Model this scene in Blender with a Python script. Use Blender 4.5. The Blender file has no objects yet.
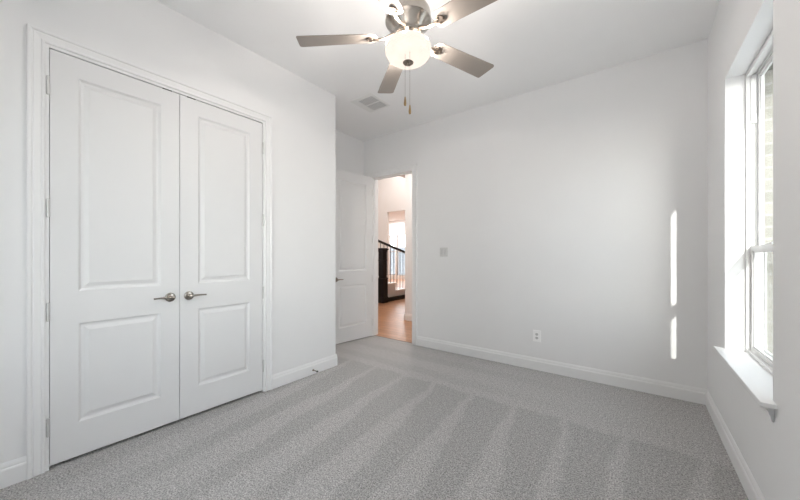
import bpy, bmesh, math, random
from mathutils import Vector, Matrix
random.seed(4)
S = bpy.context.scene
COL = S.collection

# ---------------------------------------------------------------- camera
cd = bpy.data.cameras.new('camera')
cd.sensor_width = 36.0
cd.lens = 314.9 / 800 * 36.0
cd.shift_y = 5.3 / 800
cd.clip_start = 0.02
cam = bpy.data.objects.new('camera', cd)
COL.objects.link(cam)
cam.location = (0, 0, 1.245)
cam.rotation_euler = (math.radians(90), 0, math.radians(36.97))
S.camera = cam

# ---------------------------------------------------------------- exposure, sky, sun, lights
S.view_settings.view_transform = 'Standard'
S.view_settings.look = 'None'
S.view_settings.gamma = 1.0
S.view_settings.use_curve_mapping = False
S.view_settings.exposure = 1.40
S.cycles.use_denoising = True
S.cycles.max_bounces = 14
S.cycles.diffuse_bounces = 9
S.cycles.transparent_max_bounces = 12
S.cycles.caustics_reflective = False
S.cycles.caustics_refractive = False

SUN_DIR = Vector((0.30, -1.0, 0.458)).normalized()      # towards the sun
w = bpy.data.worlds.new('sky')
S.world = w
w.use_nodes = True
nt = w.node_tree
nt.nodes.clear()
sky = nt.nodes.new('ShaderNodeTexSky')
sky.sky_type = 'NISHITA'
sky.sun_disc = False
sky.sun_elevation = math.asin(SUN_DIR.z)
sky.sun_rotation = math.atan2(SUN_DIR.x, SUN_DIR.y)
sky.air_density = 1.0
sky.dust_density = 0.6
hs = nt.nodes.new('ShaderNodeHueSaturation')
hs.inputs['Saturation'].default_value = 0.25
bg = nt.nodes.new('ShaderNodeBackground')
bg.inputs['Strength'].default_value = 0.98
wo = nt.nodes.new('ShaderNodeOutputWorld')
nt.links.new(sky.outputs[0], hs.inputs['Color'])
haze = nt.nodes.new('ShaderNodeMix')          # thin high cloud evens out the sky
haze.data_type = 'RGBA'
haze.inputs[0].default_value = 0.74
haze.inputs[7].default_value = (0.83, 0.91, 1.01, 1)
nt.links.new(hs.outputs[0], haze.inputs[6])
nt.links.new(haze.outputs[2], bg.inputs['Color'])
nt.links.new(bg.outputs[0], wo.inputs['Surface'])

sd = bpy.data.lights.new('sun', 'SUN')
sd.energy = 2.1
sd.angle = math.radians(0.53)
sd.color = (1.0, 0.96, 0.9)
sun = bpy.data.objects.new('sun', sd)
COL.objects.link(sun)
sun.rotation_euler = SUN_DIR.to_track_quat('Z', 'Y').to_euler()

BOWL_STRENGTH = 0.45      # the lit glass bowl of the ceiling fan
BULB_WATTS = 3.1
HALL_WATTS = 15.5        # base power of the added fill lights and the living-room light

# ---------------------------------------------------------------- measures
xL, xR, yB, yC, xA, H = -2.721, 0.469, 3.635, 2.404, -3.458, 3.05
yN = -0.63
WT = 0.12

# ---------------------------------------------------------------- materials
def mat(name, col, rough=0.5, metal=0.0, spec=0.5):
    m = bpy.data.materials.new(name)
    m.use_nodes = True
    b = m.node_tree.nodes['Principled BSDF']
    b.inputs['Base Color'].default_value = (*col, 1)
    b.inputs['Roughness'].default_value = rough
    b.inputs['Metallic'].default_value = metal
    b.inputs['Specular IOR Level'].default_value = spec
    return m

def N(m, kind):
    return m.node_tree.nodes.new(kind)

def L(m, a, b):
    m.node_tree.links.new(a, b)

def add_noise(m, scale, amount, bump=0.0, bscale=None, dist=0.001, coords='Object'):
    """procedural variation of a plain colour and a fine bump"""
    b = m.node_tree.nodes['Principled BSDF']
    tc = N(m, 'ShaderNodeTexCoord')
    col = list(b.inputs['Base Color'].default_value)
    n = N(m, 'ShaderNodeTexNoise')
    n.inputs['Scale'].default_value = scale
    n.inputs['Detail'].default_value = 4
    L(m, tc.outputs[coords], n.inputs['Vector'])
    r = N(m, 'ShaderNodeMapRange')
    r.inputs['From Min'].default_value = 0.3
    r.inputs['From Max'].default_value = 0.7
    L(m, n.outputs['Fac'], r.inputs['Value'])
    mx = N(m, 'ShaderNodeMix')
    mx.data_type = 'RGBA'
    mx.inputs[6].default_value = [c * (1 - amount) for c in col[:3]] + [1]
    mx.inputs[7].default_value = [min(1, c * (1 + amount)) for c in col[:3]] + [1]
    L(m, r.outputs[0], mx.inputs[0])
    L(m, mx.outputs[2], b.inputs['Base Color'])
    if bump:
        n2 = N(m, 'ShaderNodeTexNoise')
        n2.inputs['Scale'].default_value = bscale or scale
        n2.inputs['Detail'].default_value = 3
        L(m, tc.outputs[coords], n2.inputs['Vector'])
        bp = N(m, 'ShaderNodeBump')
        bp.inputs['Strength'].default_value = bump
        bp.inputs['Distance'].default_value = dist
        L(m, n2.outputs['Fac'], bp.inputs['Height'])
        L(m, bp.outputs[0], b.inputs['Normal'])
    return m

M = {}
M['wall'] = add_noise(mat('wall_paint', (0.815, 0.815, 0.815), 0.75, spec=0.25), 3, 0.006, 0.12, 160, 0.001)
M['ceiling'] = add_noise(mat('ceiling_paint', (0.90, 0.90, 0.90), 0.85, spec=0.15), 3, 0.006, 0.2, 90, 0.001)
M['trim'] = add_noise(mat('trim_paint', (0.82, 0.82, 0.82), 0.38, spec=0.45), 5, 0.004)
M['door'] = add_noise(mat('door_paint', (0.75, 0.75, 0.75), 0.42, spec=0.4), 5, 0.004, 0.05, 60, 0.001)
M['vinyl'] = add_noise(mat('window_vinyl', (0.74, 0.74, 0.735), 0.35), 5, 0.004)
M['nickel'] = add_noise(mat('brushed_nickel', (0.40, 0.37, 0.335), 0.2, 1.0), 30, 0.05)
M['pewter'] = add_noise(mat('dark_pewter', (0.27, 0.22, 0.18), 0.35, 1.0), 30, 0.08)
M['hinge'] = add_noise(mat('satin_hinge_metal', (0.66, 0.66, 0.65), 0.45, 0.5), 20, 0.04)
M['outlet'] = mat('outlet_plate_plastic', (0.92, 0.92, 0.92), 0.35)
M['switch'] = mat('switch_plate_shade_grey', (0.66, 0.66, 0.65), 0.35)  # white plate greyed: its shade is put into the colour
M['socket'] = mat('socket_face_shade_grey', (0.60, 0.60, 0.60), 0.4)  # grey stands in for the shadow gaps around the sockets
M['white_frame'] = mat('far_window_frame', (0.45, 0.46, 0.48), 0.5)
M['fence'] = add_noise(mat('grey_fence', (0.30, 0.305, 0.32), 0.8), 5, 0.2)
M['dark'] = mat('black_slot', (0.02, 0.02, 0.02), 0.6)
M['plastic'] = add_noise(mat('white_plastic', (0.80, 0.80, 0.79), 0.35), 8, 0.004)
M['blade'] = add_noise(mat('taupe_blade', (0.33, 0.29, 0.255), 0.5), 6, 0.04)
M['fob'] = add_noise(mat('brass_and_wood_fob', (0.42, 0.27, 0.12), 0.35, 0.3), 20, 0.1)
M['espresso'] = add_noise(mat('espresso_wood', (0.010, 0.008, 0.008), 0.5, spec=0.25), 12, 0.2)
M['iron'] = mat('baluster_iron', (0.16, 0.16, 0.17), 0.45, 0.3)
M['grille'] = mat('vent_enamel', (0.66, 0.66, 0.66), 0.5)
M['vent_dark'] = mat('vent_duct', (0.16, 0.16, 0.16), 0.8)
M['curtain'] = mat('shade_cloth', (0.85, 0.86, 0.88), 0.9)
M['rubber'] = mat('rubber', (0.08, 0.08, 0.08), 0.7)

# lit bowl
m = bpy.data.materials.new('lit_frosted_glass')
m.use_nodes = True
t = m.node_tree
t.nodes.clear()
e = t.nodes.new('ShaderNodeEmission')
e.inputs['Color'].default_value = (1.0, 0.87, 0.76, 1)
lw = t.nodes.new('ShaderNodeTexNoise')
lw.inputs['Scale'].default_value = 3
mr = t.nodes.new('ShaderNodeMapRange')
mr.inputs['To Min'].default_value = BOWL_STRENGTH * 0.9
mr.inputs['To Max'].default_value = BOWL_STRENGTH * 1.1
t.links.new(lw.outputs['Fac'], mr.inputs['Value'])
t.links.new(mr.outputs[0], e.inputs['Strength'])
g = t.nodes.new('ShaderNodeBsdfGlossy')
g.inputs['Roughness'].default_value = 0.15
ad = t.nodes.new('ShaderNodeMixShader')
ad.inputs[0].default_value = 0.04
oo = t.nodes.new('ShaderNodeOutputMaterial')
t.links.new(e.outputs[0], ad.inputs[1])
t.links.new(g.outputs[0], ad.inputs[2])
t.links.new(ad.outputs[0], oo.inputs['Surface'])
M['bowl'] = m

# lamp lens of the living-room light and the added fill lights
m = bpy.data.materials.new('lamp_lens')
m.use_nodes = True
t = m.node_tree
t.nodes.clear()
e = t.nodes.new('ShaderNodeEmission')
e.inputs['Color'].default_value = (1.0, 0.95, 0.88, 1)
e.inputs['Strength'].default_value = 12
oo = t.nodes.new('ShaderNodeOutputMaterial')
t.links.new(e.outputs[0], oo.inputs['Surface'])
M['lens'] = m

def glass(name, tint, refl):
    m = bpy.data.materials.new(name)
    m.use_nodes = True
    t = m.node_tree
    t.nodes.clear()
    tr = t.nodes.new('ShaderNodeBsdfTransparent')
    tr.inputs['Color'].default_value = (*tint, 1)
    gl = t.nodes.new('ShaderNodeBsdfGlossy')
    gl.inputs['Roughness'].default_value = 0.02
    lw = t.nodes.new('ShaderNodeLayerWeight')
    lw.inputs['Blend'].default_value = 0.5
    pw = t.nodes.new('ShaderNodeMath')
    pw.operation = 'POWER'
    pw.inputs[1].default_value = 5.0
    fr = t.nodes.new('ShaderNodeMath')
    fr.operation = 'MULTIPLY_ADD'
    fr.inputs[1].default_value = refl
    fr.inputs[2].default_value = 0.02
    t.links.new(lw.outputs['Facing'], pw.inputs[0])
    t.links.new(pw.outputs[0], fr.inputs[0])
    mx = t.nodes.new('ShaderNodeMixShader')
    o = t.nodes.new('ShaderNodeOutputMaterial')
    t.links.new(fr.outputs[0], mx.inputs[0])
    t.links.new(tr.outputs[0], mx.inputs[1])
    t.links.new(gl.outputs[0], mx.inputs[2])
    t.links.new(mx.outputs[0], o.inputs['Surface'])
    return m
M['glass'] = glass('window_glass', (0.96, 0.98, 0.975), 0.25)

# insect screen: fine grey mesh, mostly open
m = bpy.data.materials.new('insect_screen_mesh')
m.use_nodes = True
t = m.node_tree
t.nodes.clear()
tr = t.nodes.new('ShaderNodeBsdfTransparent')
df = t.nodes.new('ShaderNodeBsdfDiffuse')
df.inputs['Color'].default_value = (0.30, 0.32, 0.31, 1)
mx = t.nodes.new('ShaderNodeMixShader')
mx.inputs[0].default_value = 0.18
o = t.nodes.new('ShaderNodeOutputMaterial')
t.links.new(tr.outputs[0], mx.inputs[1])
t.links.new(df.outputs[0], mx.inputs[2])
t.links.new(mx.outputs[0], o.inputs['Surface'])
M['screen'] = m

# carpet
m = mat('grey_carpet', (0.3, 0.3, 0.3), 0.95, spec=0.05)
b = m.node_tree.nodes['Principled BSDF']
b.inputs['Sheen Weight'].default_value = 0.15
ge = N(m, 'ShaderNodeNewGeometry')
sp = N(m, 'ShaderNodeSeparateXYZ')
L(m, ge.outputs['Position'], sp.inputs[0])

def math_(m, op, a, bb=None, clamp=False):
    n = N(m, 'ShaderNodeMath')
    n.operation = op
    n.use_clamp = clamp
    for i, v in enumerate((a, bb)):
        if v is None:
            continue
        if isinstance(v, (int, float)):
            n.inputs[i].default_value = v
        else:
            L(m, v, n.inputs[i])
    return n.outputs[0]

def maprange(m, v, a, bb, c, d, smooth=False):
    n = N(m, 'ShaderNodeMapRange')
    if smooth:
        n.interpolation_type = 'SMOOTHSTEP'
    L(m, v, n.inputs['Value'])
    for k, x in zip(('From Min', 'From Max', 'To Min', 'To Max'), (a, bb, c, d)):
        n.inputs[k].default_value = x
    return n.outputs[0]

def noise(m, scale, detail=2, rough=0.5):
    n = N(m, 'ShaderNodeTexNoise')
    n.inputs['Scale'].default_value = scale
    n.inputs['Detail'].default_value = detail
    n.inputs['Roughness'].default_value = rough
    L(m, ge.outputs['Position'], n.inputs['Vector'])
    return n.outputs['Fac']

X, Y = sp.outputs[0], sp.outputs[1]
wob = math_(m, 'MULTIPLY', math_(m, 'SUBTRACT', noise(m, 3.0), 0.5), 0.13)
fine = math_(m, 'MULTIPLY', math_(m, 'SUBTRACT', noise(m, 45.0), 0.5), 0.05)
dy = math_(m, 'SUBTRACT', 2.64, Y)                           # distance back from the ends of the strokes
slope = maprange(m, X, -0.5, 0.05, -0.13, 0.15)
xs = math_(m, 'ADD', X, math_(m, 'MULTIPLY', dy, slope))
xs = math_(m, 'ADD', math_(m, 'ADD', xs, wob), fine)
fr = math_(m, 'FRACT', math_(m, 'ADD', math_(m, 'DIVIDE', math_(m, 'ADD', xs, 0.43), 0.378), 20.5))
dd = math_(m, 'ABSOLUTE', math_(m, 'SUBTRACT', fr, 0.5))      # 0 at a light streak
hh = maprange(m, dy, 0.0, 1.6, 0.05, 0.30)
edge = math_(m, 'SUBTRACT', dd, hh)
dark = maprange(m, edge, -0.05, 0.07, 0.0, 1.0, True)
stop = maprange(m, math_(m, 'ADD', dy, math_(m, 'ADD', wob, fine)), -0.015, 0.015, 0.0, 1.0, True)
near = maprange(m, Y, 0.4, 1.3, 0.45, 1.0)
dark = math_(m, 'MULTIPLY', math_(m, 'MULTIPLY', dark, stop), near)
# long strokes parallel to the back wall
yw = math_(m, 'ADD', Y, math_(m, 'ADD', wob, fine))
sy = math_(m, 'SINE', math_(m, 'MULTIPLY', yw, 16.0))
sy = maprange(m, sy, 0.1, 0.5, 0.0, 0.55, True)
sy = math_(m, 'MULTIPLY', sy, math_(m, 'SUBTRACT', 1.0, stop))
fade = maprange(m, X, -1.6, -0.4, 1.0, 0.15)
sy = math_(m, 'MULTIPLY', sy, fade)
dark = math_(m, 'ADD', dark, sy, True)
base = N(m, 'ShaderNodeMix')
base.data_type = 'RGBA'
base.inputs[6].default_value = (0.452, 0.441, 0.434, 1)
base.inputs[7].default_value = (0.390, 0.380, 0.373, 1)
L(m, dark, base.inputs[0])
tuft = math_(m, 'MULTIPLY', maprange(m, noise(m, 120.0, 3, 0.75), 0.36, 0.64, 0.42, 1.58), maprange(m, noise(m, 38.0, 3, 0.7), 0.3, 0.7, 0.84, 1.16))
mul = N(m, 'ShaderNodeVectorMath')
mul.operation = 'SCALE'
L(m, base.outputs[2], mul.inputs[0])
L(m, tuft, mul.inputs['Scale'])
L(m, mul.outputs[0], b.inputs['Base Color'])
bp = N(m, 'ShaderNodeBump')
bp.inputs['Strength'].default_value = 0.8
bp.inputs['Distance'].default_value = 0.006
L(m, noise(m, 190.0, 3, 0.7), bp.inputs['Height'])
L(m, bp.outputs[0], b.inputs['Normal'])
M['carpet'] = m

def brick_mat(name, c1, c2, mortar, scale, bw, rh, rough, offset=0.5, msize=0.01, rot=(0, 0, 0), bump=0.3, freq=2):
    m = mat(name, c1, rough)
    b = m.node_tree.nodes['Principled BSDF']
    tc = N(m, 'ShaderNodeTexCoord')
    mp = N(m, 'ShaderNodeMapping')
    mp.inputs['Rotation'].default_value = rot
    L(m, tc.outputs['Object'], mp.inputs['Vector'])
    br = N(m, 'ShaderNodeTexBrick')
    br.offset = offset
    br.offset_frequency = freq
    br.inputs['Color1'].default_value = (*c1, 1)
    br.inputs['Color2'].default_value = (*c2, 1)
    br.inputs['Mortar'].default_value = (*mortar, 1)
    br.inputs['Scale'].default_value = scale
    br.inputs['Brick Width'].default_value = bw
    br.inputs['Row Height'].default_value = rh
    br.inputs['Mortar Size'].default_value = msize
    L(m, mp.outputs[0], br.inputs['Vector'])
    n = N(m, 'ShaderNodeTexNoise')
    n.inputs['Scale'].default_value = 6
    n.inputs['Detail'].default_value = 5
    L(m, tc.outputs['Object'], n.inputs['Vector'])
    r = N(m, 'ShaderNodeMapRange')
    r.inputs['To Min'].default_value = 0.8
    r.inputs['To Max'].default_value = 1.2
    L(m, n.outputs['Fac'], r.inputs['Value'])
    s = N(m, 'ShaderNodeVectorMath')
    s.operation = 'SCALE'
    L(m, br.outputs['Color'], s.inputs[0])
    L(m, r.outputs[0], s.inputs['Scale'])
    L(m, s.outputs[0], b.inputs['Base Color'])
    return m
M['wood_floor'] = brick_mat('oak_floor_planks', (0.40, 0.20, 0.105), (0.50, 0.27, 0.15), (0.12, 0.06, 0.03), 1.0, 1.2, 0.13, 0.28, 0.37, 0.003, rot=(0, 0, 0.0))
M['brick'] = brick_mat('cream_brick', (0.20, 0.19, 0.165), (0.155, 0.147, 0.127), (0.23, 0.225, 0.21), 1.0, 0.21, 0.075, 0.9, 0.5, 0.008, rot=(math.radians(90), 0, 0))
M['soffit'] = add_noise(mat('soffit_paint', (0.42, 0.42, 0.40), 0.7), 4, 0.03)
M['grass'] = add_noise(mat('dry_gravel', (0.52, 0.51, 0.50), 0.95), 40, 0.15, 0.6, 60, 0.02)
M['leaf'] = add_noise(mat('shrub_leaf', (0.12, 0.18, 0.07), 0.8), 12, 0.4)
M['bark'] = add_noise(mat('bark', (0.16, 0.12, 0.09), 0.9), 20, 0.3)
M['roof'] = add_noise(mat('roof_shingle', (0.16, 0.15, 0.14), 0.9), 20, 0.2)

# ---------------------------------------------------------------- mesh helpers
def BM():
    return bmesh.new()

def box(bm, a, b_):
    x0, y0, z0 = (min(a[i], b_[i]) for i in range(3))
    x1, y1, z1 = (max(a[i], b_[i]) for i in range(3))
    v = [bm.verts.new(p) for p in ((x0, y0, z0), (x1, y0, z0), (x1, y1, z0), (x0, y1, z0), (x0, y0, z1), (x1, y0, z1), (x1, y1, z1), (x0, y1, z1))]
    for f in ((0, 3, 2, 1), (4, 5, 6, 7), (0, 1, 5, 4), (1, 2, 6, 5), (2, 3, 7, 6), (3, 0, 4, 7)):
        bm.faces.new([v[i] for i in f])

def sweep(bm, rings, close=False, caps=True):
    """rings: list of equally long point lists (closed profiles)"""
    R = [[bm.verts.new(p) for p in r] for r in rings]
    n = len(R[0])
    seg = len(R) if close else len(R) - 1
    for i in range(seg):
        a, c = R[i], R[(i + 1) % len(R)]
        for k in range(n):
            bm.faces.new((a[k], a[(k + 1) % n], c[(k + 1) % n], c[k]))
    if caps and not close:
        bm.faces.new(R[0][::-1])
        bm.faces.new(R[-1])

def lathe(bm, prof, n=40, axis='z', origin=(0, 0, 0)):
    """prof: (radius, height) points, open ends are capped when radius > 0"""
    rings = []
    O = Vector(origin)
    for r, h in prof:
        pts = []
        if r < 1e-5:
            pts = None
        ring = []
        for k in range(n):
            t = 2 * math.pi * k / n
            c, s_ = r * math.cos(t), r * math.sin(t)
            p = {'z': (c, s_, h), 'x': (h, c, s_), 'y': (c, h, s_)}[axis]
            ring.append(O + Vector(p))
        if r < 1e-5:
            rings.append([bm.verts.new(ring[0])])
        else:
            rings.append([bm.verts.new(p) for p in ring])
    for a, c in zip(rings, rings[1:]):
        for k in range(n):
            k2 = (k + 1) % n
            if len(a) == 1 and len(c) == 1:
                continue
            if len(a) == 1:
                bm.faces.new((a[0], c[k2], c[k]))
            elif len(c) == 1:
                bm.faces.new((a[k], a[k2], c[0]))
            else:
                bm.faces.new((a[k], a[k2], c[k2], c[k]))
    if len(rings[0]) > 1:
        bm.faces.new(rings[0][::-1])
    if len(rings[-1]) > 1:
        bm.faces.new(rings[-1])

def tube(bm, pts, r, n=12, radii=None):
    pts = [Vector(p) for p in pts]
    rings = []
    up = None
    for i, p in enumerate(pts):
        d = (pts[min(i + 1, len(pts) - 1)] - pts[max(i - 1, 0)]).normalized()
        if up is None or abs(up.dot(d)) > 0.99:
            up = Vector((0, 0, 1)) if abs(d.z) < 0.9 else Vector((1, 0, 0))
        s_ = d.cross(up).normalized()
        u = s_.cross(d).normalized()
        up = u
        rr = radii[i] if radii else r
        rings.append([p + (s_ * math.cos(2 * math.pi * k / n) + u * math.sin(2 * math.pi * k / n)) * rr for k in range(n)])
    sweep(bm, rings)

def prism(bm, prof, z0, z1):
    """prof: xy outline, extruded in z"""
    sweep(bm, [[(x, y, z0) for x, y in prof], [(x, y, z1) for x, y in prof]])

def obj(name, bm, m, parent=None, smooth=False, bevel=0.0, segs=2, loc=None):
    bmesh.ops.recalc_face_normals(bm, faces=bm.faces[:])
    me = bpy.data.meshes.new(name)
    bm.to_mesh(me)
    bm.free()
    if smooth:
        for p in me.polygons:
            p.use_smooth = True
    me.materials.append(M[m] if isinstance(m, str) else m)
    o = bpy.data.objects.new(name, me)
    COL.objects.link(o)
    if parent:
        o.parent = parent
    if loc:
        o.location = loc
    if bevel:
        md = o.modifiers.new('bevel', 'BEVEL')
        md.width = bevel
        md.segments = segs
        md.limit_method = 'ANGLE'
        md.angle_limit = math.radians(40)
    if smooth:
        try:
            md = o.modifiers.new('wn', 'WEIGHTED_NORMAL')
            md.keep_sharp = True
            me.set_sharp_from_angle(angle=math.radians(38))
        except Exception:
            pass
    return o

def empty(name, loc=(0, 0, 0), rz=0):
    o = bpy.data.objects.new(name, None)
    COL.objects.link(o)
    o.location = loc
    o.rotation_euler = (0, 0, rz)
    o.empty_display_size = 0.05
    return o

def tag(o, label, cat, group=None, kind=None):
    if label:
        o['label'] = label
    if cat:
        o['category'] = cat
    if group:
        o['group'] = group
    if kind:
        o['kind'] = kind
    return o

def struct(o, label=None):
    o['kind'] = 'structure'
    if label:
        o['label'] = label
    return o

# ---------------------------------------------------------------- shell
bm = BM()
box(bm, (xA - WT, yN - WT, -0.12), (xR + 0.13, yB + 0.03, 0))
struct(obj('floor', bm, 'carpet'), 'grey cut-pile carpet floor with vacuum strokes')

bm = BM()
box(bm, (xA - WT, yN - WT, H), (xR + 0.25, yB + WT, H + 0.2))
struct(obj('ceiling', bm, 'ceiling'), 'flat white bedroom ceiling')

# back wall with the hall opening
hx0, hx1, hz = -3.261, -2.525, 2.432
JT = 0.018
bm = BM()
box(bm, (xA - WT, yB, 0), (hx0 - JT, yB + WT, H))
box(bm, (hx1 + JT, yB, 0), (xR + 0.13, yB + WT, H))
box(bm, (hx0 - JT, yB, hz + JT), (hx1 + JT, yB + WT, H))
struct(obj('wall_back', bm, 'wall'), 'white back wall with the doorway to the hall')

bm = BM()
box(bm, (xA - WT, yN - WT, 0), (xA, yB, H))
struct(obj('wall_left', bm, 'wall'), 'white left wall of the entry recess')

bm = BM()
rw = (-1.75, -0.15, 0.75, 2.42)          # opening for the added fill window behind the camera
box(bm, (xA, yN - WT, 0), (rw[0], yN, H))
box(bm, (rw[1], yN - WT, 0), (xR, yN, H))
box(bm, (rw[0], yN - WT, 0), (rw[1], yN, rw[2]))
box(bm, (rw[0], yN - WT, rw[3]), (rw[1], yN, H))
struct(obj('wall_front', bm, 'wall'), 'white wall behind the camera')

# closet wall with its opening
c0, c1, cz = 0.235, 1.541, 2.450
CJ = 0.016
bm = BM()
box(bm, (xL - WT, yN, 0), (xL, c0 - CJ, H))
box(bm, (xL - WT, c1 + CJ, 0), (xL, yC, H))
box(bm, (xL - WT, c0 - CJ, cz + CJ), (xL, c1 + CJ, H))
box(bm, (xA, yC - WT, 0), (xL - WT, yC, H))
struct(obj('wall_closet', bm, 'wall'), 'white wall around the double closet doors')

# right wall with the window opening
w0, w1, wz0, wz1 = 2.055, 2.983, 0.60, 2.422
bm = BM()
box(bm, (xR, yN - WT, 0), (xR + 0.13, w0, H))
box(bm, (xR, w1, 0), (xR + 0.13, yB, H))
box(bm, (xR, w0, 0), (xR + 0.13, w1, wz0))
box(bm, (xR, w0, wz1), (xR + 0.13, w1, H))
struct(obj('wall_right', bm, 'wall'), 'white right wall with the window recess')
# exterior veneer
bm = BM()
bx0, bx1 = xR + 0.13, xR + 0.235
box(bm, (bx0, yN - WT, -0.3), (bx1, w0 + 0.028, 2.9))
box(bm, (bx0, w1, -0.3), (bx1, yB + WT, 2.9))
box(bm, (bx0, w0 + 0.028, -0.3), (bx1, w1, wz0 + 0.03))
box(bm, (bx0, w0 + 0.028, wz1 - 0.01), (bx1, w1, 2.9))
struct(obj('wall_exterior', bm, 'brick'))
bm = BM()
box(bm, (bx1 - 0.02, yN - WT - 0.5, 2.9), (1.10, yB + WT, 3.12))
struct(obj('trim_9', bm, 'soffit'), 'roof overhang outside the window')

# ---------------------------------------------------------------- baseboards
BB = [(0, 0), (0.015, 0), (0.015, 0.088), (0.013, 0.096), (0.0095, 0.100), (0.0095, 0.108), (0.007, 0.118), (0.003, 0.128), (0, 0.128)]
def baseboard(name, runs):
    bm = BM()
    for (a, b_, nrm) in runs:           # a, b_: wall line ends; nrm: into the room
        a, b_, nrm = Vector((*a, 0)), Vector((*b_, 0)), Vector((*nrm, 0))
        d = (b_ - a).normalized()
        sweep(bm, [[a + nrm * p + Vector((0, 0, q)) for p, q in BB], [b_ + nrm * p + Vector((0, 0, q)) for p, q in BB]])
    return struct(obj(name, bm, 'trim'))
CW = 0.068
baseboard('baseboard_back', [((hx1 + 0.006 + 0.085, yB), (xR, yB), (0, -1)), ((xA, yB), (hx0 - 0.006 - 0.085, yB), (0, -1))])
baseboard('baseboard_right', [((xR, yN), (xR, yB - 0.015), (-1, 0))])
baseboard('baseboard_closet', [((xL, yN), (xL, c0 - CJ - CW), (1, 0)), ((xL, c1 + CJ + CW), (xL, yC + 0.015), (1, 0)), ((xA, yC), (xL, yC), (0, 1))])
baseboard('baseboard_left', [((xA, yC + 0.015), (xA, yB - 0.015), (1, 0))])
baseboard('baseboard_front', [((xL + 0.015, yN), (xR - 0.015, yN), (0, 1))])

# ---------------------------------------------------------------- casings
CP = [(0, 0), (0, 0.010), (0.004, 0.013), (0.012, 0.013), (0.018, 0.009), (0.030, 0.011), (0.046, 0.014), (0.052, 0.012), (0.058, 0.019), (0.064, 0.021), (0.074, 0.021), (0.075, 0)]
def casing(name, a0, a1, zt, place, width=0.075):
    """place(a, z, d) -> world point"""
    k = width / 0.075
    bm = BM()
    prof = [(w_ * k, d) for w_, d in CP]
    sweep(bm, [[place(a0 - w_, 0.0, d) for w_, d in prof], [place(a0 - w_, zt + w_, d) for w_, d in prof],
               [place(a1 + w_, zt + w_, d) for w_, d in prof], [place(a1 + w_, 0.0, d) for w_, d in prof]])
    return struct(obj(name, bm, 'trim'))
casing('trim_1', c0 - CJ, c1 + CJ, cz + CJ, lambda a, z, d: (xL + d, a, z), 0.068)
casing('trim_2', hx0 - 0.006, hx1 + 0.006, hz + 0.006, lambda a, z, d: (a, yB - d, z), 0.082)
casing('trim_3', hx0 - 0.006, hx1 + 0.006, hz + 0.006, lambda a, z, d: (a, yB + WT + d, z), 0.082)
# jambs
def jamb(name, boxes):
    bm = BM()
    for a, b_ in boxes:
        box(bm, a, b_)
    return struct(obj(name, bm, 'trim'))
jamb('trim_4', [((xL - WT, c0 - CJ, 0), (xL + 0.001, c0, cz)), ((xL - WT, c1, 0), (xL + 0.001, c1 + CJ, cz)), ((xL - WT, c0 - CJ, cz), (xL + 0.001, c1 + CJ, cz + CJ)),
                ((xL - 0.062, c0, 0), (xL - 0.042, c0 + 0.01, cz)), ((xL - 0.062, c1 - 0.01, 0), (xL - 0.042, c1, cz)), ((xL - 0.062, c0, cz - 0.012), (xL - 0.042, c1, cz))])
jamb('trim_5', [((hx0 - JT, yB - 0.001, 0), (hx0, yB + WT + 0.001, hz)), ((hx1, yB - 0.001, 0), (hx1 + JT, yB + WT + 0.001, hz)), ((hx0 - JT, yB - 0.001, hz), (hx1 + JT, yB + WT + 0.001, hz + JT)),
                ((hx0, yB + 0.04, 0), (hx0 + 0.012, yB + 0.075, hz)), ((hx1 - 0.012, yB + 0.04, 0), (hx1, yB + 0.075, hz)), ((hx0, yB + 0.04, hz - 0.012), (hx1, yB + 0.075, hz))])

# ---------------------------------------------------------------- two-panel doors
RINGS = [(0.0, 0.0), (0.003, 0.002), (0.013, 0.0125), (0.022, 0.0135), (0.026, 0.0130), (0.046, 0.004), (0.048, 0.003)]
def door_leaf(name, wd, ht, panels, th=0.035):
    """local: x 0..wd along the leaf, y = 0 front face (normal -y), y = th back, z 0..ht"""
    bm = BM()
    for side in (0, 1):
        def P(x, z, d):
            return (x, d if side == 0 else th - d, z)
        xs = sorted({0, wd, panels[0][0], panels[0][1]})
        zs = sorted({0, ht} | {p[2] for p in panels} | {p[3] for p in panels})
        for i in range(len(xs) - 1):
            for j in range(len(zs) - 1):
                if any(abs(xs[i] - p[0]) < 1e-6 and abs(zs[j] - p[2]) < 1e-6 for p in panels):
                    continue
                bm.faces.new([bm.verts.new(P(*q, 0)) for q in ((xs[i], zs[j]), (xs[i + 1], zs[j]), (xs[i + 1], zs[j + 1]), (xs[i], zs[j + 1]))])
        for (a, b_, c, d_) in panels:
            rr = []
            for off, dep in RINGS:
                rr.append([bm.verts.new(P(x, z, dep)) for x, z in ((a + off, c + off), (b_ - off, c + off), (b_ - off, d_ - off), (a + off, d_ - off))])
            for r0, r1 in zip(rr, rr[1:]):
                for k in range(4):
                    bm.faces.new((r0[k], r0[(k + 1) % 4], r1[(k + 1) % 4], r1[k]))
            bm.faces.new(rr[-1])
    for q in (((0, 0, 0), (0, th, 0), (0, th, ht), (0, 0, ht)), ((wd, 0, 0), (wd, th, 0), (wd, th, ht), (wd, 0, ht)),
              ((0, 0, 0), (wd, 0, 0), (wd, th, 0), (0, th, 0)), ((0, 0, ht), (wd, 0, ht), (wd, th, ht), (0, th, ht))):
        bm.faces.new([bm.verts.new(p) for p in q])
    bmesh.ops.remove_doubles(bm, verts=bm.verts[:], dist=1e-5)
    return struct(obj(name, bm, 'door'))

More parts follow.
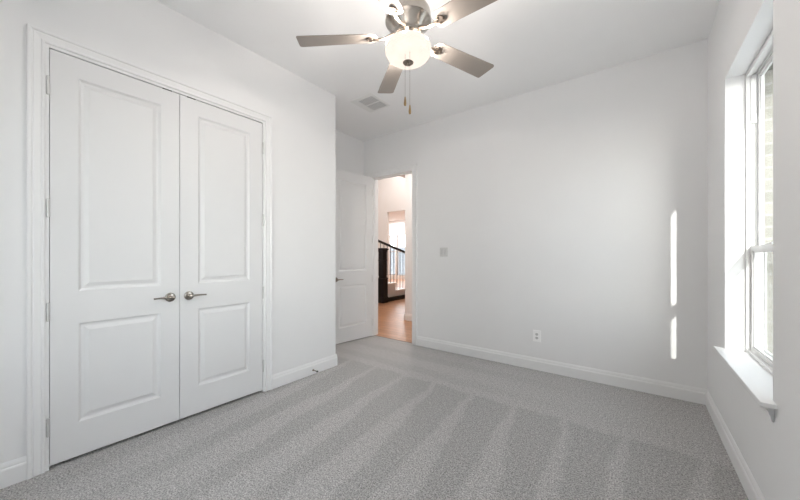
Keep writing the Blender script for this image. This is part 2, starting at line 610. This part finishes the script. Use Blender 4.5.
def lever(parent, x, z, dirx, length=0.115, yface=0.0, name='door_handle'):
    bm = BM()
    lathe(bm, [(0.0, 0.0), (0.033, 0.0), (0.033, -0.004), (0.031, -0.008), (0.026, -0.0105), (0.014, -0.012), (0.011, -0.016), (0.0105, -0.05), (0.009, -0.053), (0.0, -0.053)][::1], 32, 'y', (x, yface, z))
    pts, rad = [], []
    for i in range(11):
        t = i / 10
        pts.append((x + dirx * (-0.008 + t * length), yface - 0.046 + 0.012 * math.sin(t * math.pi * 0.5) * (t ** 2), z + 0.003 * math.sin(t * 3)))
        rad.append(0.0095 - 0.0042 * t + (0.001 if i == 10 else 0))
    tube(bm, pts, 0.009, 14, rad)
    return obj(name, bm, 'nickel', parent, smooth=True)

def hinge(parent, x, z, y=-0.004):
    bm = BM()
    lathe(bm, [(0.0, -0.056), (0.005, -0.055), (0.0055, -0.051), (0.0075, -0.050), (0.0075, -0.017), (0.0066, -0.0165), (0.0075, -0.016), (0.0075, 0.016), (0.0066, 0.0165), (0.0075, 0.017), (0.0075, 0.050), (0.0055, 0.051), (0.005, 0.055), (0.0, 0.056)], 16, 'z', (x, y, z))
    box(bm, (x - 0.0012, y, z - 0.046), (x + 0.0012, y + 0.02, z + 0.046))
    return obj('hinge', bm, 'hinge', parent, smooth=True)

DW = 0.6475
DH = 2.422
pan = lambda a, b_: [(a, b_, 0.207, 0.810), (a, b_, 1.006, 2.302)]
# left closet leaf: local x runs along +Y of the world, front face towards +X
d1 = door_leaf('door_1', DW, DH, pan(0.117, 0.535))
d1.location = (xL - 0.002, c0 + 0.003, 0.022)
d1.rotation_euler = (0, 0, math.radians(90))
d1['label'] = 'left closet door leaf with its lever pointing left'
lever(d1, DW - 0.058, 0.917, -1)
for z in (2.2, 1.49, 0.887, 0.22):
    hinge(d1, -0.008, z - 0.013 + 0.02)
d2 = door_leaf('door_2', DW, DH, pan(0.122, 0.530))
d2.location = (xL - 0.002, c0 + 0.003 + DW + 0.004, 0.022)
d2.rotation_euler = (0, 0, math.radians(90))
d2['label'] = 'right closet door leaf with its lever pointing right'
lever(d2, 0.058, 0.917, 1)
for z in (2.2, 1.545, 0.887, 0.22):
    hinge(d2, DW + 0.003, z - 0.013 + 0.01)
for dr, xx in ((d1, DW - 0.075), (d2, 0.075)):
    bm = BM()
    box(bm, (xx - 0.028, -0.004, DH - 0.001), (xx + 0.028, 0.022, DH + 0.005))
    obj('catch_plate', bm, 'rubber', dr)

# open hall door in the recess
TH = math.radians(6.7)
d3 = door_leaf('door_3', 0.722, 2.424, [(0.11, 0.612, 0.207, 0.806), (0.11, 0.612, 1.002, 2.292)])
d3.location = (-3.322 - 0.0072, 2.943 - 0.0606, 0.015)
d3.rotation_euler = (0, 0, math.radians(90) - TH)
d3['label'] = 'open hall door resting along the recess wall'
lever(d3, 0.06, 0.892, 1, 0.105)
for z in (2.2, 1.49, 0.887, 0.22):
    hinge(d3, 0.7235, z - 0.015, 0.004)

# ---------------------------------------------------------------- window
wn = empty('window_1', (xR + 0.1, 2.52, wz0 + 0.02))
struct(wn, 'white single-hung window in the right wall')
WO = Vector(wn.location)
def wobj(name, bm, m, parent=None, **k):
    bmesh.ops.translate(bm, verts=bm.verts[:], vec=-WO)
    return obj(name, bm, m, parent or wn, **k)
def ringbox(bm, x0, x1, y0, y1, z0, z1, wy, wzb, wzt):
    box(bm, (x0, y0, z0), (x1, y0 + wy, z1))
    box(bm, (x0, y1 - wy, z0), (x1, y1, z1))
    box(bm, (x0, y0 + wy, z0), (x1, y1 - wy, z0 + wzb))
    box(bm, (x0, y0 + wy, z1 - wzt), (x1, y1 - wy, z1))
fx = 0.563
bm = BM()
ringbox(bm, fx, 0.585, w0, w1, 0.62, wz1 - 0.006, 0.018, 0.018, 0.022)        # inner lip
ringbox(bm, 0.585, 0.643, w0, w1, 0.62, wz1, 0.008, 0.02, 0.016)
ringbox(bm, 0.606, 0.611, w0 + 0.008, w1 - 0.008, 1.30, wz1 - 0.016, 0.012, 0.002, 0.014)   # parting stop
wobj('window_frame', bm, 'vinyl', bevel=0.0015)
bm = BM()
for yy in (w0 + 0.008, w1 - 0.024):
    box(bm, (0.582, yy, 2.09), (0.606, yy + 0.016, wz1 - 0.02))
wobj('track_cover', bm, 'vinyl', bevel=0.001)
def sash(x0, x1, z0, z1, st, rb, rt):
    bm = BM()
    y0, y1 = w0 + 0.016, w1 - 0.016
    ringbox(bm, x0, x1, y0, y1, z0, z1, st, rb, rt)
    ringbox(bm, x0 + 0.007, x1 - 0.007, y0 + st, y1 - st, z0 + rb, z1 - rt, 0.008, 0.008, 0.008)
    s_ = wobj('sash', bm, 'vinyl', bevel=0.0015)
    bm = BM()
    xm = (x0 + x1) / 2
    box(bm, (xm - 0.002, y0 + st, z0 + rb), (xm + 0.002, y1 - st, z1 - rt))
    p = wobj('pane', bm, 'glass', s_)
    return s_
lo = sash(0.583, 0.606, 0.632, 1.305, 0.030, 0.030, 0.034)
up = sash(0.613, 0.636, 1.272, 2.404, 0.026, 0.034, 0.030)
bm = BM()
box(bm, (0.560, 2.48, 1.303), (0.60, 2.54, 1.312))
lathe(bm, [(0.0, 1.311), (0.010, 1.311), (0.010, 1.320), (0, 1.321)], 16, 'z', (0.585, 2.51, 0))
box(bm, (0.570, 2.505, 1.312), (0.58, 2.545, 1.318))
wobj('sash_lock', bm, 'vinyl', lo, bevel=0.001)
bm = BM()
ringbox(bm, 0.643, 0.651, w0 + 0.004, w1 - 0.004, 0.636, 1.31, 0.016, 0.016, 0.016)
sf = wobj('screen_frame', bm, 'grille')
bm = BM()
box(bm, (0.6465, w0 + 0.020, 0.652), (0.6470, w1 - 0.020, 1.294))
wobj('insect_screen', bm, 'screen', sf)
bm = BM()      # stool
sx = 0.419
prism(bm, [(fx + 0.004, w0), (fx + 0.004, w1), (xR, w1), (xR, 3.03), (sx, 3.03), (sx, 1.994), (xR, 1.994), (xR, w0)], 0.600, 0.621)
wobj('window_sill', bm, 'trim', bevel=0.004, segs=3)
bm = BM()      # apron with a crown profile and returned ends
AP = [(0, 0.600), (0.036, 0.600), (0.036, 0.594), (0.030, 0.588), (0.022, 0.578), (0.018, 0.570), (0.018, 0.562), (0.013, 0.558), (0.010, 0.540), (0.008, 0.532), (0, 0.528)]
sweep(bm, [[(xR - p, (2.040 - p * 0.8), z) for p, z in AP], [(xR - p, (2.992 + p * 0.8), z) for p, z in AP]])
wobj('window_apron', bm, 'trim')

# ---------------------------------------------------------------- ceiling fan
FX, FY = -1.0740, 1.5062
FAN = empty('ceiling_fan', (FX, FY, H))
tag(FAN, 'five-blade ceiling fan with brushed nickel motor and lit frosted glass bowl', 'ceiling fan')
def fobj(name, bm, m, parent=None, **k):
    return obj(name, bm, m, parent or FAN, **k)
# local z: 0 at the ceiling
Z = lambda z: z - H
bm = BM()
lathe(bm, [(0, 0), (0.070, 0), (0.070, -0.012), (0.062, -0.035), (0.040, -0.060), (0.020, -0.072), (0.014, -0.075), (0, -0.075)], 36)
fobj('canopy', bm, 'nickel', smooth=True)
bm = BM()
lathe(bm, [(0, -0.06), (0.0125, -0.06), (0.0125, Z(2.70)), (0, Z(2.70))], 20)
fobj('downrod', bm, 'nickel', smooth=True)
bm = BM()
lathe(bm, [(0, Z(2.725)), (0.024, Z(2.725)), (0.030, Z(2.705)), (0.070, Z(2.695)), (0.112, Z(2.682)), (0.128, Z(2.668)), (0.131, Z(2.655)), (0.131, Z(2.622)), (0.134, Z(2.618)), (0.134, Z(2.610)), (0.130, Z(2.606)),
           (0.112, Z(2.592)), (0.090, Z(2.560)), (0.082, Z(2.545)), (0.082, Z(2.530)), (0.0, Z(2.530))], 56)
fobj('motor_housing', bm, 'nickel', smooth=True)
bm = BM()
lathe(bm, [(0, Z(2.530)), (0.060, Z(2.530)), (0.060, Z(2.505)), (0.096, Z(2.500)), (0.100, Z(2.494)), (0.100, Z(2.484)), (0.0, Z(2.484))], 48)
fobj('light_fitter', bm, 'nickel', smooth=True)
bm = BM()
prof = [(0.102, 2.490), (0.112, 2.488), (0.126, 2.478), (0.134, 2.464), (0.137, 2.448), (0.134, 2.430), (0.124, 2.412), (0.108, 2.398), (0.086, 2.387), (0.060, 2.380), (0.032, 2.3765), (0.0, 2.3755)]
lathe(bm, [(0.0, Z(2.486))] + [(r, Z(z)) for r, z in prof], 56)
fobj('light_bowl', bm, 'bowl', smooth=True)
bm = BM()
lathe(bm, [(0, Z(2.384)), (0.030, Z(2.384)), (0.033, Z(2.379)), (0.030, Z(2.373)), (0.022, Z(2.368)), (0.012, Z(2.366)), (0.010, Z(2.361)), (0.006, Z(2.357)), (0, Z(2.356))], 28)
fobj('finial', bm, 'pewter', smooth=True)
for k in range(5):        # the bulbs sit at the open rim above the bowl
    pl = bpy.data.lights.new('bulb', 'POINT')
    pl.energy = BULB_WATTS
    pl.shadow_soft_size = 0.012
    pl.color = (1.0, 0.92, 0.86)
    po = bpy.data.objects.new('bulb', pl)
    COL.objects.link(po)
    po.parent = FAN
    aa = math.radians(69.3 + 10 + 72 * k)
    po.location = (0.136 * math.cos(aa), 0.136 * math.sin(aa), Z(2.487))
PITCH = math.radians(-12)
def blade_mesh():
    pts = []
    r0, r1, wr, wt = 0.185, 0.668, 0.054, 0.067
    # outline, root rounded, tip clipped at a slant with small radii
    def arc(cx, cy, r, a0, a1, n=6):
        return [(cx + r * math.cos(math.radians(a0 + (a1 - a0) * i / n)), cy + r * math.sin(math.radians(a0 + (a1 - a0) * i / n))) for i in range(n + 1)]
    pts += arc(r0 + 0.04, wr - 0.04, 0.04, 180, 90)
    pts += arc(r1 - 0.030, wt - 0.014, 0.014, 90, 10)
    pts += arc(r1 - 0.014, -wt + 0.016, 0.016, 10, -90)
    pts += arc(r0 + 0.04, -wr + 0.04, 0.04, 270, 180)
    bm = BM()
    prism(bm, pts, -0.003, 0.003)
    return bm
def iron_mesh():
    bm = BM()
    # arm from the motor to the blade root, then a scrolled foot under the blade
    tube(bm, [(0.078, 0, 0.020), (0.110, 0, 0.008), (0.140, 0, -0.006), (0.175, 0, -0.009), (0.205, 0, -0.008)], 0.008, 10, [0.011, 0.009, 0.008, 0.008, 0.007])
    out = [(0.198, -0.010), (0.208, -0.024), (0.222, -0.027), (0.236, -0.021), (0.246, -0.010), (0.250, 0), (0.246, 0.010), (0.236, 0.021), (0.222, 0.027), (0.208, 0.024), (0.198, 0.010)]
    prism(bm, out, -0.009, -0.0032)
    for x, y in ((0.214, 0.014), (0.214, -0.014), (0.238, 0)):
        lathe(bm, [(0, -0.009), (0.0055, -0.009), (0.005, -0.012), (0, -0.013)], 12, 'z', (x, y, 0))
    return bm
first_b = fobj('blade', blade_mesh(), 'blade', bevel=0.0015)
first_i = obj('blade_bracket', iron_mesh(), 'pewter', first_b, smooth=True)
for k in range(5):
    if k == 0:
        bl = first_b
    else:
        bl = first_b.copy()
        COL.objects.link(bl)
        bi = first_i.copy()
        COL.objects.link(bi)
        bi.parent = bl
    bl.location = (0, 0, Z(2.528))
    bl.rotation_euler = (PITCH, 0, math.radians(69.3 + 72 * k))
for (ax, ay, zt, zb) in ((0.026, -0.066, 2.50, 2.138), (0.056, -0.062, 2.50, 2.085)):
    bm = BM()
    tube(bm, [(ax, ay, Z(zt)), (ax * 1.0, ay, Z(zb))], 0.0009, 6)
    n = int((zt - zb) / 0.012)
    for i in range(n):
        zc = zb + i * 0.012
        lathe(bm, [(0, Z(zc) - 0.0018), (0.0018, Z(zc)), (0, Z(zc) + 0.0018)], 6, 'z', (ax, ay, 0))
    ch = fobj('pull_chain', bm, 'nickel')
    bm = BM()
    lathe(bm, [(0, Z(zb) + 0.004), (0.003, Z(zb) + 0.003), (0.0045, Z(zb) - 0.006), (0.006, Z(zb) - 0.020), (0.0075, Z(zb) - 0.036), (0.006, Z(zb) - 0.046), (0, Z(zb) - 0.050)], 16, 'z', (ax, ay, 0))
    obj('pull_fob', bm, 'fob', ch, smooth=True)

# ---------------------------------------------------------------- ceiling vent
VX0, VX1, VY0, VY1 = -2.690, -2.365, 2.600, 2.955
V = empty('ceiling_vent', ((VX0 + VX1) / 2, (VY0 + VY1) / 2, H))
tag(V, 'white louvred air register set flush in the ceiling', 'vent')
hw, hl = (VX1 - VX0) / 2, (VY1 - VY0) / 2
gx0, gx1, gy0, gy1 = 0.075 - hw, hw - 0.03, -hl + 0.05, hl - 0.025
bm = BM()
fz = -0.006
box(bm, (-hw, -hl, fz), (gx0, hl, -0.0))
box(bm, (gx1, -hl, fz), (hw, hl, -0.0))
box(bm, (gx0, -hl, fz), (gx1, gy0, -0.0))
box(bm, (gx0, gy1, fz), (gx1, hl, -0.0))
ym = (gy0 + gy1) / 2
box(bm, (gx0, ym - 0.007, fz), (gx1, ym + 0.007, -0.0))
obj('vent_frame', bm, 'plastic', V, bevel=0.002)
bm = BM()
box(bm, (gx0, gy0, -0.0012), (gx1, gy1, -0.0002))
obj('duct_backing', bm, 'vent_dark', V)
bm = BM()
for (ya, yb_, sg) in ((gy0, ym - 0.007, 1), (ym + 0.007, gy1, -1)):
    n = 9
    for i in range(n):
        x = gx0 + (i + 0.5) * (gx1 - gx0) / n
        sweep(bm, [[(x - 0.006, y, -0.006), (x + 0.006, y, -0.0015), (x + 0.006, y, -0.0007), (x - 0.006, y, -0.0052)] for y in (ya, yb_)])
obj('louvre', bm, 'grille', V)

# ---------------------------------------------------------------- switch, outlet, door stop
sw = empty('light_switch', (-2.018, yB, 1.288))
tag(sw, 'white double rocker light switch on the back wall beside the doorway', 'light switch')
bm = BM()
box(bm, (-0.0585, -0.006, -0.0585), (0.0585, 0, 0.0585))
obj('cover_plate', bm, 'switch', sw, bevel=0.003, segs=3)
for sx_ in (-0.023, 0.023):
    bm = BM()
    sweep(bm, [[(x, -0.006, -0.034), (x, -0.006, 0.034), (x, -0.0075, 0.034), (x, -0.0105, -0.002), (x, -0.0118, -0.034)] for x in (sx_ - 0.0165, sx_ + 0.0165)])
    obj('rocker', bm, 'socket', sw)
ou = empty('electrical_outlet', (-0.870, yB, 0.367))
tag(ou, 'white duplex electrical outlet low on the back wall', 'outlet')
bm = BM()
box(bm, (-0.040, -0.008, -0.062), (0.040, 0, 0.062))
obj('cover_plate', bm, 'outlet', ou, bevel=0.003, segs=3)
for dz in (-0.0195, 0.0195):
    bm = BM()
    prism(bm, [(0.017 * math.cos(a) * (1 if abs(math.cos(a)) < 0.95 else 0.95), 0.0145 * math.sin(a)) for a in [2 * math.pi * i / 24 for i in range(24)]], 0, 0.003)
    bmesh.ops.rotate(bm, verts=bm.verts[:], cent=(0, 0, 0), matrix=Matrix.Rotation(math.radians(90), 3, 'X'))
    bmesh.ops.translate(bm, verts=bm.verts[:], vec=(0, -0.008, dz))
    so = obj('socket', bm, 'socket', ou)
    bm = BM()
    box(bm, (-0.0065, -0.0116, dz - 0.001), (-0.0045, -0.0108, dz + 0.007))
    box(bm, (0.0045, -0.0116, dz), (0.0065, -0.0108, dz + 0.006))
    lathe(bm, [(0, -0.0116), (0.0022, -0.0116), (0.0022, -0.0108), (0, -0.0108)], 12, 'y', (0, 0, dz - 0.007))
    obj('socket_slot', bm, 'dark', so)

ds = empty('door_stop', (xL + 0.015, 2.085, 0.045))
tag(ds, 'small metal door stop fixed to the baseboard beside the closet', 'door stop')
bm = BM()
lathe(bm, [(0, 0), (0.011, 0), (0.011, 0.003), (0.006, 0.007), (0.0045, 0.012), (0.0045, 0.062), (0, 0.062)], 18, 'x')
obj('rod', bm, 'pewter', ds, smooth=True)
bm = BM()
lathe(bm, [(0, 0.060), (0.0085, 0.060), (0.0095, 0.066), (0.0085, 0.073), (0, 0.074)], 18, 'x')
obj('bumper', bm, 'rubber', ds, smooth=True)

# ---------------------------------------------------------------- hall and foyer beyond the doorway
hy = yB + WT
bm = BM()
box(bm, (-12, hy - 0.09, -0.12), (-1.5, 14, 0.0))
obj_fl = struct(obj('floor_hall', bm, 'wood_floor'), 'oak plank floor of the hall')
bm = BM()
box(bm, (hx0, yB + 0.028, 0.0), (hx1, yB + 0.036, 0.004))
struct(obj('trim_6', bm, 'pewter'))
bm = BM()
box(bm, (-4.33, hy, H), (-1.5, 14, H + 0.2))
box(bm, (-4.33, hy, H + 0.2), (-4.21, 14, 5.6))
struct(obj('ceiling_hall', bm, 'ceiling'))
bm = BM()
box(bm, (-12, hy, 5.6), (-4.21, 14, 5.75))
struct(obj('ceiling_foyer', bm, 'ceiling'))
bm = BM()
box(bm, (-3.567, 4.90, 0), (-1.5, 5.02, H))
struct(obj('wall_hall', bm, 'wall'), 'white hall wall end beyond the doorway')
bm = BM()
box(bm, (-1.62, hy, 0), (-1.5, 4.9, H))
box(bm, (-1.62, 5.02, 0), (-1.5, 14, H))
box(bm, (-12.12, hy, 0), (-12, 14, 5.6))
box(bm, (-12, hy - WT, 0), (xA - WT, hy, 5.6))
# wall with the wide opening to the living area
box(bm, (-12, 9.5, 2.93), (-4.33, 9.62, 5.6))
box(bm, (-9.3 - 2.7, 9.5, 0), (-7.785, 9.62, 2.93))
# far wall with its windows
fw = 13.0
WX = [(-10.52, -10.09), (-10.00, -9.36), (-9.27, -8.6)]
box(bm, (-12, fw, 0), (WX[0][0], fw + 0.15, 3.05))
box(bm, (WX[0][1], fw, 0.2), (WX[1][0], fw + 0.15, 2.45))
box(bm, (WX[1][1], fw, 0.2), (WX[2][0], fw + 0.15, 2.45))
box(bm, (WX[2][1], fw, 0), (-1.5, fw + 0.15, 3.05))
box(bm, (WX[0][0], fw, 0), (WX[2][1], fw + 0.15, 0.2))
box(bm, (WX[0][0], fw, 2.75), (WX[2][1], fw + 0.15, 3.05))
struct(obj('wall_foyer', bm, 'wall'))
bm = BM()
box(bm, (-12, 9.62, 3.05), (-4.33, 14, 3.2))
struct(obj('ceiling_living', bm, 'ceiling'))
def hall_base(bm, a, b_, nrm):
    a, b_, nrm = Vector((*a, 0)), Vector((*b_, 0)), Vector((*nrm, 0))
    sweep(bm, [[q + nrm * p + Vector((0, 0, z)) for p, z in BB] for q in (a, b_)])
bm = BM()
hall_base(bm, (-3.582, 4.90), (-1.62, 4.90), (0, -1))
hall_base(bm, (-3.567, 4.885), (-3.567, 5.02), (-1, 0))
struct(obj('baseboard_hall', bm, 'trim'))

for i, (a, b_) in enumerate(WX):
    we = struct(empty('window_%d' % (i + 2), ((a + b_) / 2, fw + 0.05, 0.2)), 'bright window of the room beyond the stairs')
    bm = BM()
    hw_ = (b_ - a) / 2
    ringbox_ = [((-hw_, 0, 0), (-hw_ + 0.05, 0.06, 2.55)), ((hw_ - 0.05, 0, 0), (hw_, 0.06, 2.55)), ((-hw_, 0, 0), (hw_, 0.06, 0.05)), ((-hw_, 0, 2.50), (hw_, 0.06, 2.55)), ((-hw_, 0, 1.20), (hw_, 0.06, 1.26))]
    for p, q in ringbox_:
        box(bm, p, q)
    obj('window_frame', bm, 'white_frame', we)
    bm = BM()
    box(bm, (-hw_ + 0.05, 0.028, 0.05), (hw_ - 0.05, 0.032, 2.5))
    obj('pane', bm, 'glass', we)
# unseen window added behind the camera to even out the room light
we = struct(empty('window_5', ((rw[0] + rw[1]) / 2, yN - 0.08, rw[2])), 'unseen window added behind the camera as fill light')
hw_, hh_ = (rw[1] - rw[0]) / 2, rw[3] - rw[2]
bm = BM()
for p, q in [((-hw_, 0, 0), (-hw_ + 0.04, 0.05, hh_)), ((hw_ - 0.04, 0, 0), (hw_, 0.05, hh_)), ((-hw_, 0, 0), (hw_, 0.05, 0.05)), ((-hw_, 0, hh_ - 0.04), (hw_, 0.05, hh_)), ((-0.03, 0, 0), (0.03, 0.05, hh_))]:
    box(bm, p, q)
obj('window_frame', bm, 'vinyl', we)
bm = BM()
box(bm, (-hw_ + 0.04, 0.022, 0.05), (hw_ - 0.04, 0.026, hh_ - 0.04))
obj('pane', bm, 'glass', we)
bm = BM()
for k in range(26):
    x = -10.6 + k * 0.08
    box(bm, (x, fw - 0.05 - 0.008 * (k % 2), 2.30), (x + 0.08, fw - 0.03 - 0.008 * (k % 2), 2.92))
vs = obj('window_valance', bm, 'curtain')
tag(vs, 'white cloth valance across the top of the far windows', 'curtain')

# ceiling lights: one visible beyond the stairs, the others added as fill
def can(name, x, y, z, watts, label):
    c = empty(name, (x, y, z))
    tag(c, label, 'ceiling light')
    bm = BM()
    sweep(bm, [[(r * math.cos(a), r * math.sin(a), zz) for a in [2 * math.pi * i / 32 for i in range(32)]] for r, zz in ((0.070, 0), (0.095, 0), (0.095, -0.004), (0.090, -0.008), (0.070, -0.008))], close=True)
    obj('trim_ring', bm, 'plastic', c, smooth=True)
    bm = BM()
    lathe(bm, [(0, -0.001), (0.069, -0.001), (0.069, -0.004), (0, -0.004)], 28)
    obj('lens', bm, 'lens', c)
    ld = bpy.data.lights.new('lamp', 'AREA')
    ld.shape = 'DISK'
    ld.size = 0.13
    ld.energy = watts
    ld.color = (1.0, 0.93, 0.87)
    lo_ = bpy.data.objects.new('lamp', ld)
    COL.objects.link(lo_)
    lo_.parent = c
    lo_.location = (0, 0, -0.012)
    return c
can('ceiling_or_fill_light', -3.0, 4.35, H, HALL_WATTS * 0.35, 'added fill light in the hall ceiling just outside the bedroom doorway')
can('ceiling_or_fill_light', -6.6, 6.0, 5.6, HALL_WATTS * 2.0, 'added fill light in the tall foyer ceiling above the stairs')
can('ceiling_or_fill_light', -6.2, 8.4, 5.6, HALL_WATTS * 2.0, 'added fill light in the tall foyer ceiling near the far wall')
can('ceiling_or_fill_light', -9.85, 12.0, 3.05, HALL_WATTS * 1.5, 'glowing round ceiling light seen beyond the stairs')
can('ceiling_or_fill_light', -7.6, 11.2, 3.05, HALL_WATTS * 1.5, 'added fill light in the living room ceiling')

# staircase
ST = empty('staircase', (-5.45, 7.0, 0))
tag(ST, 'staircase with black newel post and handrail, white treads and thin balusters', 'staircase')
SO = Vector((-5.45, 7.0, 0))
def sobj(name, bm, m, parent=None, **k):
    bmesh.ops.translate(bm, verts=bm.verts[:], vec=-SO)
    return obj(name, bm, m, parent or ST, **k)
def railz(y):
    return 1.648 + (1.342 - 1.648) * (y - 6.277) / (7.535 - 6.277)
bm = BM()
nx, ny = -5.36, 6.36
def sq(bm, h, z0, z1):
    box(bm, (nx - h, ny - h, z0), (nx + h, ny + h, z1))
sq(bm, 0.098, 0, 0.62)
sq(bm, 0.106, 0, 0.15)
sq(bm, 0.106, 0.62, 0.645)
sq(bm, 0.080, 0.645, 1.36)
sq(bm, 0.094, 1.10, 1.125)
sq(bm, 0.094, 1.34, 1.38)
sq(bm, 0.112, 1.38, 1.42)
sq(bm, 0.085, 1.42, 1.435)
sobj('newel_post', bm, 'espresso', bevel=0.004)
bm = BM()
RP = [(-0.032, -0.03), (0.032, -0.03), (0.032, 0.005), (0.022, 0.025), (-0.022, 0.025), (-0.032, 0.005)]
sweep(bm, [[(-5.50 + p, y, railz(y) + q) for p, q in RP] for y in (5.6, 9.3)])
sobj('handrail', bm, 'espresso')
bm = BM()
box(bm, (-5.42, 6.46, 0), (-5.33, 9.3, 0.10))
sobj('base_plinth', bm, 'espresso')
# treads descending away from the viewer
steps = [(5.0, 6.2, 0.92), (6.2, 6.62, 0.70), (6.62, 7.05, 0.475), (7.05, 7.62, 0.265)]
bal_pts = []
for (ya, yb_, zt) in steps:
    bm = BM()
    box(bm, (-6.55, ya, zt - 0.035), (-5.425, yb_ + 0.03, zt))
    sobj('tread', bm, 'trim', bevel=0.006)
    bm = BM()
    box(bm, (-6.5, ya, 0), (-5.46, yb_, zt - 0.035))
    sobj('riser', bm, 'door')
bm = BM()
box(bm, (-6.5, 7.62, 0), (-5.46, 9.3, 0.10))
sobj('riser', bm, 'door')
y = 6.0
while y < 9.2:
    zt = 0.10
    for (ya, yb_, z_) in steps:
        if ya <= y < yb_:
            zt = z_
    bm = BM()
    box(bm, (-5.507, y - 0.007, zt), (-5.493, y + 0.007, railz(y) - 0.03))
    sobj('baluster', bm, 'iron')
    y += 0.145

# ---------------------------------------------------------------- outdoors
bm = BM()
box(bm, (-14, -14, -0.4), (0.6, yN - WT - 0.01, -0.3))
struct(obj('ground_front', bm, 'grass'))
fe = empty('garden_fence', (-10.5, 17.5, -0.3))
tag(fe, 'grey board fence outside the far windows', 'fence')
for k in range(40):
    bm = BM()
    box(bm, (-4 + k * 0.2, 0, 0), (-4 + k * 0.2 + 0.185, 0.02, 2.1))
    obj('board', bm, 'fence', fe)
bm = BM()
box(bm, (-4, 0.02, 0.4), (4, 0.06, 0.5))
box(bm, (-4, 0.02, 1.6), (4, 0.06, 1.7))
obj('rail', bm, 'fence', fe)
bh = empty('sun_block_house', (-3.0, -9.0, -0.3))  # added out of view to block direct sun from the rear window
tag(bh, 'unseen brick house added to keep the sun out of the rear window', 'house')
bm = BM()
box(bm, (-5, -5, 0), (5.7, 0, 7.2))
obj('house_wall', bm, 'brick', bh)
bm = BM()
sweep(bm, [[(x, 0.3, 7.2), (x, -2.5, 8.2), (x, -5.4, 7.2), (x, -5.4, 7.1), (x, 0.3, 7.1)] for x in (-5.2, 5.9)])
obj('house_roof', bm, 'roof', bh)
bm = BM()
box(bm, (0.6, -6, -0.4), (14, 30, -0.3))
struct(obj('ground', bm, 'grass'), 'pale gravel ground outside the window')
bm = BM()
box(bm, (-13, 14.2, -0.4), (0.6, 30, -0.3))
struct(obj('ground_back', bm, 'grass'))
nh = empty('neighbouring_house', (4.2, 9.6, -0.3))
tag(nh, 'pale brick neighbouring house seen through the window glass', 'house')
bm = BM()
box(bm, (-2.6, 0, 0), (3.4, 8, 6.2))
obj('house_wall', bm, 'brick', nh)
bm = BM()
sweep(bm, [[(-3.0, y, 6.2), (0.4, y, 8.6), (3.8, y, 6.2), (3.8, y, 6.05), (-3.0, y, 6.05)] for y in (-0.4, 8.4)])
obj('house_roof', bm, 'roof', nh)
def shrub(x, y, s_, label):
    e_ = empty('shrub', (x, y, -0.3))
    tag(e_, label, 'shrub')
    bm = BM()
    for i in range(420):
        d = Vector((random.gauss(0, 1), random.gauss(0, 1), random.gauss(0, 1))).normalized() * (random.random() ** 0.4)
        c = Vector((d.x * 0.5, d.y * 0.5, 0.62 + d.z * 0.55)) * s_
        a = Vector((random.uniform(-1, 1), random.uniform(-1, 1), random.uniform(-1, 1))).normalized()
        u = a.orthogonal().normalized() * 0.07 * s_
        v_ = a.cross(u).normalized() * 0.035 * s_
        bm.faces.new([bm.verts.new(c + q) for q in (u, v_, -u, -v_)])
    obj('foliage', bm, 'leaf', e_)
    bm = BM()
    for k in range(4):
        t_ = k * 1.6
        tube(bm, [(0, 0, 0), (0.1 * s_ * math.cos(t_), 0.1 * s_ * math.sin(t_), 0.3 * s_), (0.25 * s_ * math.cos(t_), 0.25 * s_ * math.sin(t_), 0.7 * s_)], 0.02 * s_, 6)
    obj('stem', bm, 'bark', e_)
shrub(1.55, 7.6, 1.0, 'low green shrub outside the lower window glass')
